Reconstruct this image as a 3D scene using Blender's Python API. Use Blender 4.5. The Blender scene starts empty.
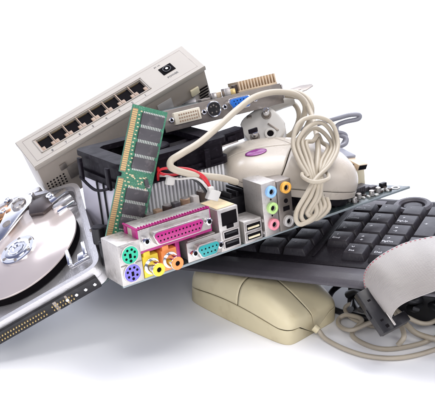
import bpy, bmesh, math, random
from mathutils import Vector, Matrix
random.seed(7)
S = bpy.context.scene
C = S.collection
PI = math.pi
# ------------------------------------------------------------------ camera
PITCH = math.radians(22)
T0 = Vector((0, 0, .075)); DIST = .6
FW = Vector((0, math.cos(PITCH), -math.sin(PITCH)))
UP = Vector((0, math.sin(PITCH), math.cos(PITCH)))
RT = Vector((1, 0, 0))
cd = bpy.data.cameras.new('camera'); cam = bpy.data.objects.new('camera', cd); C.objects.link(cam)
cam.location = T0 - FW * DIST
cam.rotation_euler = (PI/2 - PITCH, 0, 0)
cd.sensor_width = 36; cd.lens = 36 * DIST / .290
cd.clip_start = .01; cd.clip_end = 50
S.camera = cam
# ------------------------------------------------------------------ light
w = bpy.data.worlds.new('World'); S.world = w; w.use_nodes = True
bg = w.node_tree.nodes['Background']; bg.inputs[0].default_value = (.52, .58, 1, 1); bg.inputs[1].default_value = .28
S.view_settings.view_transform = 'Standard'; S.view_settings.look = 'None'
S.view_settings.exposure = 0; S.view_settings.gamma = 1
def area(name, loc, target, sx, sy, power, col=(1, 1, 1), spread=180):
    l = bpy.data.lights.new(name, 'AREA'); l.shape = 'RECTANGLE'; l.size = sx; l.size_y = sy; l.energy = power; l.color = col; l.spread = math.radians(spread)
    o = bpy.data.objects.new(name, l); C.objects.link(o); o.location = loc
    o.rotation_euler = (Vector(target) - Vector(loc)).to_track_quat('-Z', 'Y').to_euler()
area('softbox_top', (.25, .12, 1.1), (0, 0, .05), .7, .45, 8, (1, .97, .93))
area('softbox_front_left', (-.9, -.8, .65), (0, 0, .05), .35, .35, 2.6, (1, .98, .95))
area('added_front_fill', (0, -1.05, .75), (0, -.25, 0), .8, .4, 6.5, (1, .985, .97))  # added fill lamp, lifts the floor and the fronts of the pile
area('added_floor_fill', (0, -.43, .8), (0, -.39, 0), .9, .2, 3.1, (1, 1, 1), 44)  # added narrow lamp that only whitens the floor ahead of the pile
area('softbox_right', (1.0, -.35, .55), (.05, 0, .06), .3, .5, 2.6, (1, .98, .95))
area('backdrop_lamp', (0, .75, 1.5), (0, 1.5, .35), 2.2, .4, 52, (.86, .90, 1))

# ------------------------------------------------------------------ placing helpers (millimetres)
def at(px, py, d):
    k = (DIST*1000 + d) / (DIST*1000)
    return T0*1000 + RT*(k*(px-217.5)/1.5) + UP*(k*(204-py)/1.5) + FW*d
def atz(px, py, z):
    a = at(px, py, -100); b = at(px, py, 100)
    return a + (b-a)*((z-a.z)/(b.z-a.z))
def cv(x, v, d): return RT*x + UP*v + FW*d
def frame(o, xd, yd):
    """matrix (metres) with origin o (mm), x along xd and y near yd"""
    x = Vector(xd).normalized(); y = Vector(yd); y = (y - x*y.dot(x)).normalized(); z = x.cross(y)
    m = Matrix((x, y, z)).transposed().to_4x4(); m.translation = Vector(o)*.001
    return m
# ------------------------------------------------------------------ materials
def mat(name, col, rough=.5, metal=0., bump=0., bscale=600, var=0., vscale=60, dirt=None, dirtamt=0., dscale=90, coat=0., spec=.5, rvar=0.):
    m = bpy.data.materials.new(name); m.use_nodes = True; nt = m.node_tree; N = nt.nodes; L = nt.links
    b = N['Principled BSDF']; b.inputs['Roughness'].default_value = rough; b.inputs['Metallic'].default_value = metal
    b.inputs['Coat Weight'].default_value = coat; b.inputs['Specular IOR Level'].default_value = spec
    tc = N.new('ShaderNodeTexCoord')
    col = (*col, 1)
    out = None
    def noise(sc, det=4):
        n = N.new('ShaderNodeTexNoise'); n.inputs['Scale'].default_value = sc; n.inputs['Detail'].default_value = det
        L.new(tc.outputs['Object'], n.inputs['Vector']); return n
    b.inputs['Base Color'].default_value = col
    if var or dirt:
        mx = N.new('ShaderNodeMix'); mx.data_type = 'RGBA'
        n = noise(vscale)
        mx.inputs[6].default_value = tuple(min(1, c*(1-var)) for c in col[:3])+(1,)
        mx.inputs[7].default_value = tuple(min(1, c*(1+var)) for c in col[:3])+(1,)
        L.new(n.outputs[0], mx.inputs[0]); out = mx.outputs[2]
    if dirt:
        n2 = noise(dscale, 8); r = N.new('ShaderNodeValToRGB')
        r.color_ramp.elements[0].position = .55; r.color_ramp.elements[0].color = (0, 0, 0, 1)
        r.color_ramp.elements[1].position = .72; r.color_ramp.elements[1].color = (dirtamt,)*3+(1,)
        L.new(n2.outputs[0], r.inputs[0])
        m2 = N.new('ShaderNodeMix'); m2.data_type = 'RGBA'
        L.new(r.outputs[0], m2.inputs[0]); L.new(out, m2.inputs[6]); m2.inputs[7].default_value = (*dirt, 1); out = m2.outputs[2]
    if out: L.new(out, b.inputs['Base Color'])
    if rvar:
        n3 = noise(vscale*2.3, 6); mr = N.new('ShaderNodeMapRange'); mr.inputs['To Min'].default_value = max(0, rough-rvar); mr.inputs['To Max'].default_value = rough+rvar
        mr.inputs['From Min'].default_value = .3; mr.inputs['From Max'].default_value = .7
        L.new(n3.outputs[0], mr.inputs['Value']); L.new(mr.outputs[0], b.inputs['Roughness'])
    if bump:
        n4 = noise(bscale, 5); bp = N.new('ShaderNodeBump'); bp.inputs['Strength'].default_value = bump; bp.inputs['Distance'].default_value = .0004
        L.new(n4.outputs[0], bp.inputs['Height']); L.new(bp.outputs[0], b.inputs['Normal'])
    return m
def scratch(name, sx, sy, amt=.35):
    nt = M[name].node_tree; N = nt.nodes; L = nt.links; b = N['Principled BSDF']
    tc = N.new('ShaderNodeTexCoord'); mp = N.new('ShaderNodeMapping'); mp.inputs['Scale'].default_value = (sx, sy, sy)
    mp.inputs['Rotation'].default_value = (.2, .3, .5)
    n = N.new('ShaderNodeTexNoise'); n.inputs['Scale'].default_value = 1; n.inputs['Detail'].default_value = 8; n.inputs['Roughness'].default_value = .7
    L.new(tc.outputs['Object'], mp.inputs[0]); L.new(mp.outputs[0], n.inputs[0])
    bp = N.new('ShaderNodeBump'); bp.inputs['Strength'].default_value = amt; bp.inputs['Distance'].default_value = .0002
    L.new(n.outputs[0], bp.inputs['Height'])
    if b.inputs['Normal'].is_linked: L.new(b.inputs['Normal'].links[0].from_socket, bp.inputs['Normal'])
    L.new(bp.outputs[0], b.inputs['Normal'])
M = {}
M['sweep'] = mat('white_sweep', (.95, .95, .96), .55, bump=0)
M['mouse_old'] = mat('yellowed_plastic', (.66, .58, .375), .42, bump=.12, bscale=2500, var=.07, dirt=(.36, .26, .12), dirtamt=.35, dscale=70, rvar=.08)
M['mouse_white'] = mat('ivory_plastic', (.48, .425, .355), .3, bump=.08, bscale=1500, var=.05, dirt=(.5, .42, .32), dirtamt=.25, dscale=80, rvar=.07)
M['gap'] = mat('dark_gap', (.05, .035, .02), .8)
M['purple'] = mat('purple_enamel', (.23, .03, .2), .25, coat=.5)
M['cable_beige'] = mat('beige_cable', (.43, .375, .29), .42, bump=.1, bscale=900, var=.08, dirt=(.38, .3, .2), dirtamt=.3, dscale=110)
M['cable_grey'] = mat('grey_cable', (.22, .22, .25), .4, var=.1)
M['cable_black'] = mat('black_cable', (.018, .018, .02), .4, var=.2)
M['kb'] = mat('charcoal_plastic', (.013, .011, .014), .44, bump=.15, bscale=2500, var=.15, dirt=(.07, .06, .06), dirtamt=.3, dscale=900, rvar=.06, spec=.1)
M['kb_palm'] = mat('slate_plastic', (.05, .044, .052), .48, bump=.12, bscale=2500, var=.08, dirt=(.12, .11, .11), dirtamt=.25, dscale=900, rvar=.08)
M['key'] = mat('key_plastic', (.024, .021, .025), .32, bump=.25, bscale=3000, var=.12, dirt=(.09, .08, .08), dirtamt=.3, dscale=500, rvar=.08, spec=.2)
M['legend'] = mat('legend_white', (.5, .5, .52), .6)
M['pcb'] = mat('green_circuit_board', (.030, .045, .048), .35, bump=.6, bscale=500, var=.35, vscale=350, dirt=(.25, .28, .22), dirtamt=.7, dscale=420, coat=.3)
M['pcb_edge'] = mat('board_edge', (.26, .30, .31), .5, var=.2)
M['pcb_ram'] = mat('memory_board_green', (.045, .19, .11), .3, var=.3, vscale=500, dirt=(.4, .5, .36), dirtamt=.5, dscale=1300, coat=.2)
M['dullgold'] = mat('dull_gold', (.4, .28, .12), .4, metal=.6)
M['gold'] = mat('gold_contact', (.72, .52, .22), .35, metal=.5, var=.1)
M['chip'] = mat('chip_black', (.06, .055, .06), .45, bump=.2, bscale=2500, var=.1, dirt=(.2, .18, .18), dirtamt=.4, dscale=300)
M['black'] = mat('black_plastic', (.010, .009, .011), .36, bump=.1, var=.15, dirt=(.06, .055, .06), dirtamt=.3, dscale=160, spec=.35)
M['fan'] = mat('fan_plastic', (.008, .006, .009), .48, var=.2, dirt=(.045, .038, .05), dirtamt=.35, dscale=400, rvar=.06, spec=.08)
M['steel'] = mat('brushed_steel', (.48, .45, .43), .34, metal=.9, bump=.15, bscale=300, var=.15, vscale=90, dirt=(.3, .26, .22), dirtamt=.5, dscale=160, rvar=.12)
M['tin'] = mat('dull_tin', (.52, .49, .46), .4, metal=.75, bump=.2, bscale=900, var=.1, vscale=200, dirt=(.25, .19, .15), dirtamt=.3, dscale=700, rvar=.1)
M['bracket'] = mat('bracket_steel', (.25, .22, .195), .42, metal=.8, bump=.15, var=.2, vscale=110, dirt=(.4, .34, .28), dirtamt=.5, dscale=150)
M['alu'] = mat('cast_aluminium', (.6, .58, .58), .32, metal=.7, bump=.3, bscale=800, var=.08, rvar=.08)
M['fin'] = mat('fin_aluminium', (.86, .86, .86), .4, metal=.15, var=.1)
M['platter'] = mat('disk_platter', (.80, .70, .65), .2, metal=.55, rvar=.03, vscale=20)
M['chrome'] = mat('bright_chrome', (.85, .85, .87), .16, metal=1, var=.05)
M['beige_case'] = mat('beige_painted_metal', (.38, .34, .29), .42, bump=.15, bscale=1800, var=.04, dirt=(.42, .36, .28), dirtamt=.3, dscale=70)
M['case_side'] = mat('grey_beige_metal', (.30, .26, .22), .4, bump=.15, bscale=1500, var=.06, dirt=(.3, .24, .18), dirtamt=.5, dscale=60)
M['copperish'] = mat('tan_contact_plastic', (.30, .20, .13), .4, var=.2)
M['magenta'] = mat('magenta_plastic', (.36, .008, .15), .35, var=.1)
M['teal'] = mat('teal_plastic', (.015, .27, .27), .35, var=.1)
M['green_p'] = mat('green_plastic', (.0, .42, .24), .35)
M['violet_p'] = mat('violet_plastic', (.16, .13, .5), .35)
M['yellow_p'] = mat('yellow_plastic', (.78, .55, .03), .35, var=.1)
M['orange_p'] = mat('orange_plastic', (.8, .25, .06), .35, var=.1)
M['orange2'] = mat('amber_plastic', (.75, .38, .06), .35)
M['blue_j'] = mat('light_blue_plastic', (.25, .48, .78), .35)
M['lime_j'] = mat('lime_plastic', (.46, .68, .24), .35)
M['pink_j'] = mat('pink_plastic', (.80, .27, .33), .35)
M['grey_j'] = mat('grey_plastic', (.42, .4, .38), .4)
M['blue_v'] = mat('blue_plastic', (.01, .13, .52), .35)
M['hole'] = mat('hole_black', (.006, .005, .006), .8, spec=.05)
M['cream'] = mat('cream_plastic', (.74, .66, .46), .4, var=.06, dirt=(.4, .3, .15), dirtamt=.3)
M['dvi'] = mat('ivory_connector', (.66, .6, .48), .4, var=.08)
M['label'] = mat('yellowed_label', (.74, .6, .38), .5, var=.25, vscale=250)
M['panel'] = mat('lavender_aluminium', (.50, .48, .53), .38, metal=.35, var=.06, dirt=(.4, .36, .36), dirtamt=.3, dscale=80)
M['tanmetal'] = mat('tan_anodised_metal', (.60, .47, .33), .4, metal=.5, var=.15)
M['solder'] = mat('solder_white', (.66, .66, .62), .4, metal=.3)
M['red'] = mat('red_wire', (.5, .012, .02), .35)
M['white_pl'] = mat('white_plastic', (.55, .53, .49), .35, var=.05, dirt=(.5, .45, .38), dirtamt=.3)
M['ribbon'] = mat('ribbon_grey', (.31, .285, .265), .42, var=.05, dirt=(.4, .36, .34), dirtamt=.3, dscale=60)
M['red_dash'] = mat('ribbon_red_dash', (.35, .06, .09), .5)
M['brown_magnet'] = mat('dark_iron', (.10, .08, .075), .35, metal=.7)
M['ink'] = mat('grey_ink', (.08, .08, .08), .6)
M['copper'] = mat('copper', (.6, .3, .14), .3, metal=.9)
M['capcase'] = mat('capacitor_sleeve', (.05, .035, .03), .35, var=.3)

for n_, a_, b_ in (('tin', 150, 2200), ('bracket', 120, 3000), ('steel', 200, 3000), ('alu', 300, 1500), ('case_side', 80, 2500)): scratch(n_, a_, b_)
scratch('mouse_old', 60, 2200, .1); scratch('mouse_white', 60, 2200, .08); scratch('fan', 100, 1500, .25); scratch('kb_palm', 60, 2500, .15)
# ------------------------------------------------------------------ mesh builder (mm)
class G:
    def __init__(s): s.bm = bmesh.new(); s.m = Matrix.Identity(4); s.mi = 0
    def _fin(s, vs, m=None):
        mm = s.m @ m if m is not None else s.m
        for v in vs: v.co = mm @ v.co
    def _new(s, f0):
        for f in s.bm.faces[f0:] if False else []: pass
    def box(s, c, d, bev=0., rot=None, seg=2):
        t = bmesh.new(); bmesh.ops.create_cube(t, size=1)
        for v in t.verts: v.co = Vector((v.co.x*d[0], v.co.y*d[1], v.co.z*d[2]))
        if bev: bmesh.ops.bevel(t, geom=list(t.edges), offset=min(bev, min(d)*.45), segments=seg, affect='EDGES', profile=.5)
        m = Matrix.Translation(c)
        if rot is not None: m = m @ rot
        s.merge(t, m); return s
    def merge(s, t, m=Matrix.Identity(4)):
        t.verts.ensure_lookup_table(); mm = s.m @ m
        mp = [s.bm.verts.new(mm @ v.co) for v in t.verts]
        for i, v in enumerate(t.verts): v.index = i
        for f in t.faces:
            try:
                nf = s.bm.faces.new([mp[v.index] for v in f.verts]); nf.material_index = s.mi
            except ValueError: pass
        t.free()
    def lathe(s, prof, m=Matrix.Identity(4), seg=32, cap=True):
        """prof: list of (r,z)"""
        t = bmesh.new(); rings = []
        for r, z in prof:
            if r < 1e-6: rings.append([t.verts.new((0, 0, z))])
            else: rings.append([t.verts.new((r*math.cos(2*PI*i/seg), r*math.sin(2*PI*i/seg), z)) for i in range(seg)])
        for a, b in zip(rings, rings[1:]):
            for i in range(seg):
                j = (i+1) % seg
                if len(a) == 1 and len(b) == 1: continue
                if len(a) == 1: t.faces.new((a[0], b[j], b[i])) if False else t.faces.new((a[0], b[i], b[j]))
                elif len(b) == 1: t.faces.new((a[i], b[0], a[j]))
                else: t.faces.new((a[i], b[i], b[j], a[j]))
        bmesh.ops.recalc_face_normals(t, faces=t.faces)
        s.merge(t, m); return s
    def cyl(s, p0, p1, r, r1=None, seg=24, ch=0.):
        p0 = Vector(p0); p1 = Vector(p1); h = (p1-p0).length; r1 = r if r1 is None else r1
        q = (p1-p0).to_track_quat('Z', 'Y').to_matrix().to_4x4()
        pr = [(0, 0), (r-ch, 0), (r, ch), (r1, h-ch), (r1-ch, h), (0, h)] if ch else [(0, 0), (r, 0), (r1, h), (0, h)]
        return s.lathe(pr, Matrix.Translation(p0) @ q, seg)
    def ring(s, p0, p1, ri, ro, seg=28, ch=.2):
        p0 = Vector(p0); p1 = Vector(p1); h = (p1-p0).length
        q = (p1-p0).to_track_quat('Z', 'Y').to_matrix().to_4x4()
        return s.lathe([(ri, 0), (ro, 0), (ro, h-ch), (ro-ch, h), (ri+ch, h), (ri, h-ch), (ri, 0)], Matrix.Translation(p0) @ q, seg)
    def prism(s, poly, z0, z1, bev=0., m=Matrix.Identity(4), seg=2):
        t = bmesh.new()
        a = [t.verts.new((x, y, z0)) for x, y in poly]; f = t.faces.new(a)
        r = bmesh.ops.extrude_face_region(t, geom=[f])
        for v in r['geom']:
            if isinstance(v, bmesh.types.BMVert): v.co.z = z1
        bmesh.ops.recalc_face_normals(t, faces=t.faces)
        if bev: bmesh.ops.bevel(t, geom=list(t.edges), offset=bev, segments=seg, affect='EDGES', profile=.5)
        s.merge(t, m); return s
    def tube(s, pts, r, seg=12, closed=False, sub=8, smooth=True, flat=1.):
        P = [Vector(p) for p in pts]
        if smooth and len(P) > 2:
            Q = []; n = len(P)
            rng = range(n if closed else n-1)
            for i in rng:
                if closed: a, b, c_, d = P[(i-1) % n], P[i], P[(i+1) % n], P[(i+2) % n]
                else: a, b, c_, d = P[max(i-1, 0)], P[i], P[i+1], P[min(i+2, n-1)]
                for k in range(sub):
                    u = k/sub
                    Q.append(.5*((2*b)+(-a+c_)*u+(2*a-5*b+4*c_-d)*u*u+(-a+3*b-3*c_+d)*u**3))
            if not closed: Q.append(P[-1])
            P = Q
        t = bmesh.new(); n = len(P); rings = []
        tan = []
        for i in range(n):
            if closed: d = P[(i+1) % n]-P[i-1]
            else: d = P[min(i+1, n-1)]-P[max(i-1, 0)]
            tan.append(d.normalized())
        u = tan[0].orthogonal().normalized()
        for i in range(n):
            if i: u = (u - tan[i]*u.dot(tan[i])).normalized()
            v = tan[i].cross(u)
            rings.append([t.verts.new(P[i]+u*(r*math.cos(2*PI*k/seg))+v*(r*flat*math.sin(2*PI*k/seg))) for k in range(seg)])
        for i in range(n if closed else n-1):
            a = rings[i]; b = rings[(i+1) % n]
            for k in range(seg):
                j = (k+1) % seg; t.faces.new((a[k], a[j], b[j], b[k]))
        if not closed: t.faces.new(rings[0][::-1]); t.faces.new(rings[-1])
        bmesh.ops.recalc_face_normals(t, faces=t.faces)
        s.merge(t); return s
    def grid(s, f, nu, nv):
        t = bmesh.new(); V = [[t.verts.new(f(i/nu, j/nv)) for j in range(nv+1)] for i in range(nu+1)]
        for i in range(nu):
            for j in range(nv): t.faces.new((V[i][j], V[i+1][j], V[i+1][j+1], V[i][j+1]))
        s.merge(t); return s
    def done(s, name, m, parent=None, ang=35, weld=False):
        if weld: bmesh.ops.remove_doubles(s.bm, verts=s.bm.verts, dist=.01)
        for v in s.bm.verts: v.co *= .001
        me = bpy.data.meshes.new(name); s.bm.to_mesh(me); s.bm.free()
        for x in (m if isinstance(m, (list, tuple)) else [m]): me.materials.append(M[x])
        for p in me.polygons: p.use_smooth = True
        me.set_sharp_from_angle(angle=math.radians(ang))
        o = bpy.data.objects.new(name, me); C.objects.link(o)
        if parent: o.parent = parent
        return o
def thing(name, label, cat, m=Matrix.Identity(4), group=None):
    o = bpy.data.objects.new(name, None); C.objects.link(o); o.empty_display_size = .01
    o.matrix_world = m; o['label'] = label; o['category'] = cat
    if group: o['group'] = group
    return o
def dupe(o, loc=None, parent=None):
    c = o.copy(); C.objects.link(c)
    if parent is not None: c.parent = parent
    if loc is not None: c.location = Vector(loc)*.001
    return c
def solid(o, t, off=-1):
    md = o.modifiers.new('thick', 'SOLIDIFY'); md.thickness = t*.001; md.offset = off; return o
_txt = {}
def text(s, size, name, mat_, parent, m):
    """lettering as a thin mesh, size in mm, lying in the local xy plane of m (mm matrix)"""
    if s not in _txt:
        cu = bpy.data.curves.new('letters', 'FONT'); cu.body = s; cu.size = 1; cu.align_x = 'CENTER'; cu.align_y = 'CENTER'; cu.extrude = .02; cu.offset = .012; cu.resolution_u = 2
        to = bpy.data.objects.new('t', cu); C.objects.link(to)
        dg = bpy.context.evaluated_depsgraph_get(); me = bpy.data.meshes.new_from_object(to.evaluated_get(dg))
        bpy.data.objects.remove(to); _txt[s] = me
    me = _txt[s].copy(); me.transform(Matrix.Scale(.001, 4) @ m @ Matrix.Scale(size, 4)); 
    # translation is in mm already scaled by the outer matrix
    me.materials.clear(); me.materials.append(M[mat_])
    o = bpy.data.objects.new(name, me); C.objects.link(o); o.parent = parent; return o
RX90 = Matrix.Rotation(PI/2, 4, 'X')
def front(x, y, z): return Matrix.Translation((x, y, z)) @ RX90      # local xy plane turned to face -y
def rrect(x0, y0, x1, y1, r, n=6):
    P = []
    for cx, cy, a in ((x1-r, y1-r, 0), (x0+r, y1-r, 90), (x0+r, y0+r, 180), (x1-r, y0+r, 270)):
        for k in range(n+1):
            t = math.radians(a+90*k/n); P.append((cx+r*math.cos(t), cy+r*math.sin(t)))
    return P
def plate_with_hole(outer, inner, z0, z1):
    """ring between two loops with the same number of points"""
    t = bmesh.new(); n = len(outer)
    A = [[t.verts.new((x, y, z)) for x, y in L_] for L_, z in ((outer, z0), (outer, z1), (inner, z1), (inner, z0))]
    for q in range(4):
        a = A[q]; b = A[(q+1) % 4]
        for i in range(n): t.faces.new((a[i], a[(i+1) % n], b[(i+1) % n], b[i]))
    bmesh.ops.recalc_face_normals(t, faces=t.faces)
    return t

# ================================================================== setting: seamless white sweep
g = G(); prof = [(-1500, 0)] + [(y, 0) for y in (-500, 0, 400, 900)]
for k in range(1, 13):
    a = PI/2*k/12; prof.append((900+500*math.sin(a), 500-500*math.cos(a)))
prof.append((1400, 2600))
t = bmesh.new(); rows = [[t.verts.new((x, y, z)) for x in (-2500, 2500)] for y, z in prof]
for a, b in zip(rows, rows[1:]): t.faces.new((a[0], a[1], b[1], b[0]))
g.merge(t); o = g.done('backdrop', 'sweep', ang=60); o['kind'] = 'structure'

# ================================================================== lower mouse
def sgnp(v, p): return math.copysign(abs(v)**p, v)
class Mouse:
    def __init__(s, L, W, hf, pw=5, n=5., m=2.6, endp=9, wf=None):
        s.L, s.W, s.hf, s.pw, s.n, s.m, s.endp, s.wf = L, W, hf, pw, n, m, endp, wf
    def pt(s, u, t, off=0.):
        """u 0..1 along x, t 0..1 across the top from the near side (-y) to the far side"""
        a = PI*(1-t); q = abs(2*u-1)
        w_ = (max(0, 1-q**s.pw))**(1/s.pw)*s.W/2*(s.wf(u) if s.wf else 1)
        h = s.hf(u)*(max(0, 1-q**s.endp))**(1/s.endp)
        w_ = max(.01, w_-off); h = max(.01, h-off)
        x = s.L*(.5+(u-.5)*(1-2*off/s.L))
        c_, s_ = math.cos(a), abs(math.sin(a)); k = (abs(c_)**s.n+s_**s.n)**(-1/s.n)
        return Vector((x, w_*k*c_, h*k*s_))
    def patch(s, u0, u1, t0, t1, off=0., nu=40, nv=40, clus=True):
        f0 = u0 if callable(u0) else (lambda t: u0); f1 = u1 if callable(u1) else (lambda t: u1)
        def f(i, j):
            tn = (.0 if callable(t0) else t0), (1. if callable(t1) else t1)
            t = tn[0]+(tn[1]-tn[0])*j; a, b = f0(t), f1(t)
            if clus:
                # cluster samples near the ends of the body
                A = math.acos(1-2*min(1, max(0, a))); B = math.acos(1-2*min(1, max(0, b))); u = (1-math.cos(A+(B-A)*i))/2
            else: u = a+(b-a)*i
            ta = t0(u) if callable(t0) else t0; tb = t1(u) if callable(t1) else t1
            return s.pt(u, ta+(tb-ta)*j, off)
        g = G(); g.grid(f, nu, nv); return g

mBL = atz(190, 300, 0); mFL = atz(284, 345, 0)
X = (mFL-mBL).normalized(); Y = Vector((0, 0, 1)).cross(X)
fm = frame(mBL + Y*26 - X*1, X, Y)
m1 = thing('computer_mouse', 'yellowed boxy beige mouse lying on the white table under the keyboard', 'mouse', fm)
def hf1(u):
    return 17 + 14.5*math.sin(PI*min(1, .18+u*.66))**1.2 - 7*max(0, (u-.62)/.38)**1.4
ms = Mouse(91, 53, hf1, pw=11, n=5.2, endp=20, wf=lambda u: .97+.06*math.sin(PI*u))
ms.patch(0, 1, 0, 1, off=1.0, nu=60, nv=50).done('inner_body', 'gap', m1)
def tsm(u, e=0.):
    q = abs(2*u-1); h = max(2, hf1(u)*(max(0, 1-q**16))**(1/16)); return math.atan(min(.85, (10.2+4.5*math.sin(PI*min(1, u*1.1))+e)/h))/PI
lo = lambda u: tsm(u, -.35); hi = lambda u: tsm(u, .35)
solid(ms.patch(0, 1, 0, lo, nu=70, nv=14).done('side_skirt', 'mouse_old', m1, 60), .9, 1)
solid(ms.patch(0, 1, lambda u: 1-lo(u), 1, nu=70, nv=14).done('side_skirt', 'mouse_old', m1, 60), .9, 1)
solid(ms.patch(0, .53, hi, lambda u: 1-hi(u), nu=44, nv=60).done('palm_cover', 'mouse_old', m1, 60), .9, 1)
solid(ms.patch(.539, 1, hi, .434, nu=44, nv=34).done('button', 'mouse_old', m1, 60), .9, 1)
solid(ms.patch(.539, 1, .446, lambda u: 1-hi(u), nu=44, nv=34).done('button', 'mouse_old', m1, 60), .9, 1)
inv = fm.inverted()
def loc(p, im): return (im @ (p*.001))*1000
g = G()
cp = [loc(p, inv) for p in [atz(314, 327, 7), atz(319, 331, 5), atz(326, 339, 2.2), atz(345, 349, 2), atz(368, 356, 2), atz(395, 358, 2), atz(420, 354, 2), atz(445, 346, 2)]]
g.tube(cp, 1.55); g.done('cable', 'cable_beige', m1)
g = G(); g.tube([cp[0], cp[0].lerp(cp[1], .9)], 2.6, smooth=False); g.done('cable_boot', 'mouse_old', m1)

# ================================================================== keyboard
kc = atz(366.5, 238, 57)
KX = cv(15.6, -1.05, -8.1); KY = cv(8.2, 6.5, 14.4)
fk = frame(kc, KX, KY); KX = fk.to_3x3() @ Vector((1, 0, 0)); KY = fk.to_3x3() @ Vector((0, 1, 0))
def k_uv(px, py, z=0):
    a = loc(at(px, py, -150), fk.inverted()); b = loc(at(px, py, 250), fk.inverted()); return a+(b-a)*((z-a.z)/(b.z-a.z))
def loc(p, im): return (im @ (p*.001))*1000
print('kb', fk, 'rear', k_uv(400, 198, -6), 'wheel', k_uv(413, 206, -3), 'palm', k_uv(350, 283, -18), k_uv(350, 262, -6))
kb = thing('keyboard', 'dark grey keyboard resting on the beige mouse under the motherboard', 'keyboard', fk)
kx0, kx1 = -215, 92; PT = 17.6
# deck
wc = k_uv(413, 205.5, -3)
kr = wc.y+16
g = G()
side = [(-33, -14.5), (-33, -5.6), (-29, -5.0), (kr-14, -5.0), (kr-7, -3.8), (kr+1, -6), (kr+3, -14.5)]
mm = Matrix(((0, 0, 1, 0), (1, 0, 0, 0), (0, 1, 0, 0), (0, 0, 0, 1)))
g.prism(side, kx0, kx1, .8, mm); g.done('deck', 'kb', kb)
g = G(); side = [(-47, -13), (-50, -11.5), (-49.8, -9.6), (-46.5, -7.6), (-41, -5.9), (-33.3, -5.9), (-33.3, -13)]
g.prism(side, kx0, kx1+.5, .5, mm); g.done('palm_strip', 'kb_palm', kb)
g = G(); g.box((-PT*1.62, (kr-14-30)/2+2, -4.4), (2.2, kr+10, 1.6), .6); g.done('divider_ridge', 'kb', kb)
g = G(); g.box((0, wc.y+1, -3.6), (20, 8, 2.2), 1)
o = g.done('media_button', 'kb_palm', kb); o.location = ((wc.x-30)*.001, 0, 0)
dupe(o, (wc.x-52, 0, 0)); c_ = dupe(o, (wc.x+29, 0, 0))
g = G(); g.ring((0, 0, 0), (0, 0, 3.8), 8.5, 14, 48, 1.6); o = g.done('media_wheel', 'kb_palm', kb); o.location = (wc.x*.001, wc.y*.001, -.005)
g = G(); g.lathe([(0, 3.0), (4, 2.8), (6.5, 2.0), (7.8, 0)][::-1], seg=40); o2 = g.done('wheel_cap', 'key', o)
# keys
def key_mesh(wd, dp, h=5.4):
    t = bmesh.new(); bmesh.ops.create_cube(t, size=1)
    for v in t.verts:
        top = v.co.z > 0
        v.co = Vector((v.co.x*(wd-(3.8 if top else 0)) - (.7 if top else 0), v.co.y*(dp-(3.0 if top else 0)) + (.3 if top else 0), v.co.z*h))
        if top and v.co.y > 0: v.co.z += .7
    bmesh.ops.bevel(t, geom=list(t.edges), offset=.7, segments=2, affect='EDGES', profile=.5)
    g = G(); g.merge(t, Matrix.Translation((0, 0, -h/2-.2))); return g
kbase = {}
def key(x, y, wd=1., dp=1., leg=None, leg2=None):
    k = (wd, dp)
    if k not in kbase:
        o = key_mesh(PT*wd-1.1, PT*dp-1.1).done('key', 'key', kb); kbase[k] = o
    else: o = dupe(kbase[k])
    o.location = (x*.001, y*.001, random.uniform(-.0002, .0002))
    if leg: text(leg, 4.5 if len(leg) < 3 else 3.3, 'legend', 'legend', o, Matrix.Translation((-PT*wd/2+5.6 if len(leg) < 3 else -1, 3.0, .22)))
    if leg2: text(leg2, 3.5, 'legend', 'legend', o, Matrix.Translation((-PT*wd/2+6.2, -2.6, .0)))
num = [[('1', 'End'), ('2', '↓'), ('3', 'PgDn')], [('4', '←'), ('5', None), ('6', '→')], [('7', 'Home'), ('8', '↑'), ('9', 'PgUp')], [('Num', 'Lock'), ('/', None), ('*', None)]]
for r in range(4):
    for c in range(3): key((c-1)*PT - (0 if r else 0), r*PT, 1, 1, *num[r][c])
key(-PT*.05, -PT, 1, 1, '0', 'Ins'); key(PT*.95, -PT, 1, 1, '.', 'Del')
key(2*PT, -PT*.5, 1, 2, 'Enter'); key(2*PT, PT*1.5, 1, 2, '+'); key(2*PT, 3*PT, 1, 1, '-')
for r in range(-1, 4):
    key(3*PT+4, r*PT, 1, 1)
    key(4*PT+4, r*PT, 1, 1)
nav = {(-1, 0): '→', (-1, 1): '↓', (-1, 2): '←', (0, 1): '↑', (2, 0): 'PgDn', (2, 1): 'End', (2, 2): 'Del', (3, 0): 'PgUp', (3, 1): 'Home', (3, 2): 'Ins', (1, 0): 'Pause', (1, 1): 'ScrLk', (1, 2): 'PrtSc', (0, 0): 'Fn', (0, 2): 'App'}
for (r, c), s_ in nav.items(): key(-PT*2.36-c*PT, r*PT, 1, 1, s_)
mainrow = {-1: ['Ctrl', 'Win', 'Alt', '', '', ''], 0: ['Shift', '?', '>', '<', 'M', 'N'], 1: ['Enter', '"', ':', 'L', 'K', 'J'], 2: ['\\', ']', '[', 'P', 'O', 'I'], 3: ['Bksp', '=', '-', '0', '9', '8']}
for r, a in mainrow.items():
    key(-PT*5.6-7, r*PT, 1.5, 1, a[0] or None)
    for c in range(1, 5): key(-PT*5.85-7-PT*.5-c*PT, r*PT, 1, 1, a[c] or None)

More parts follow.
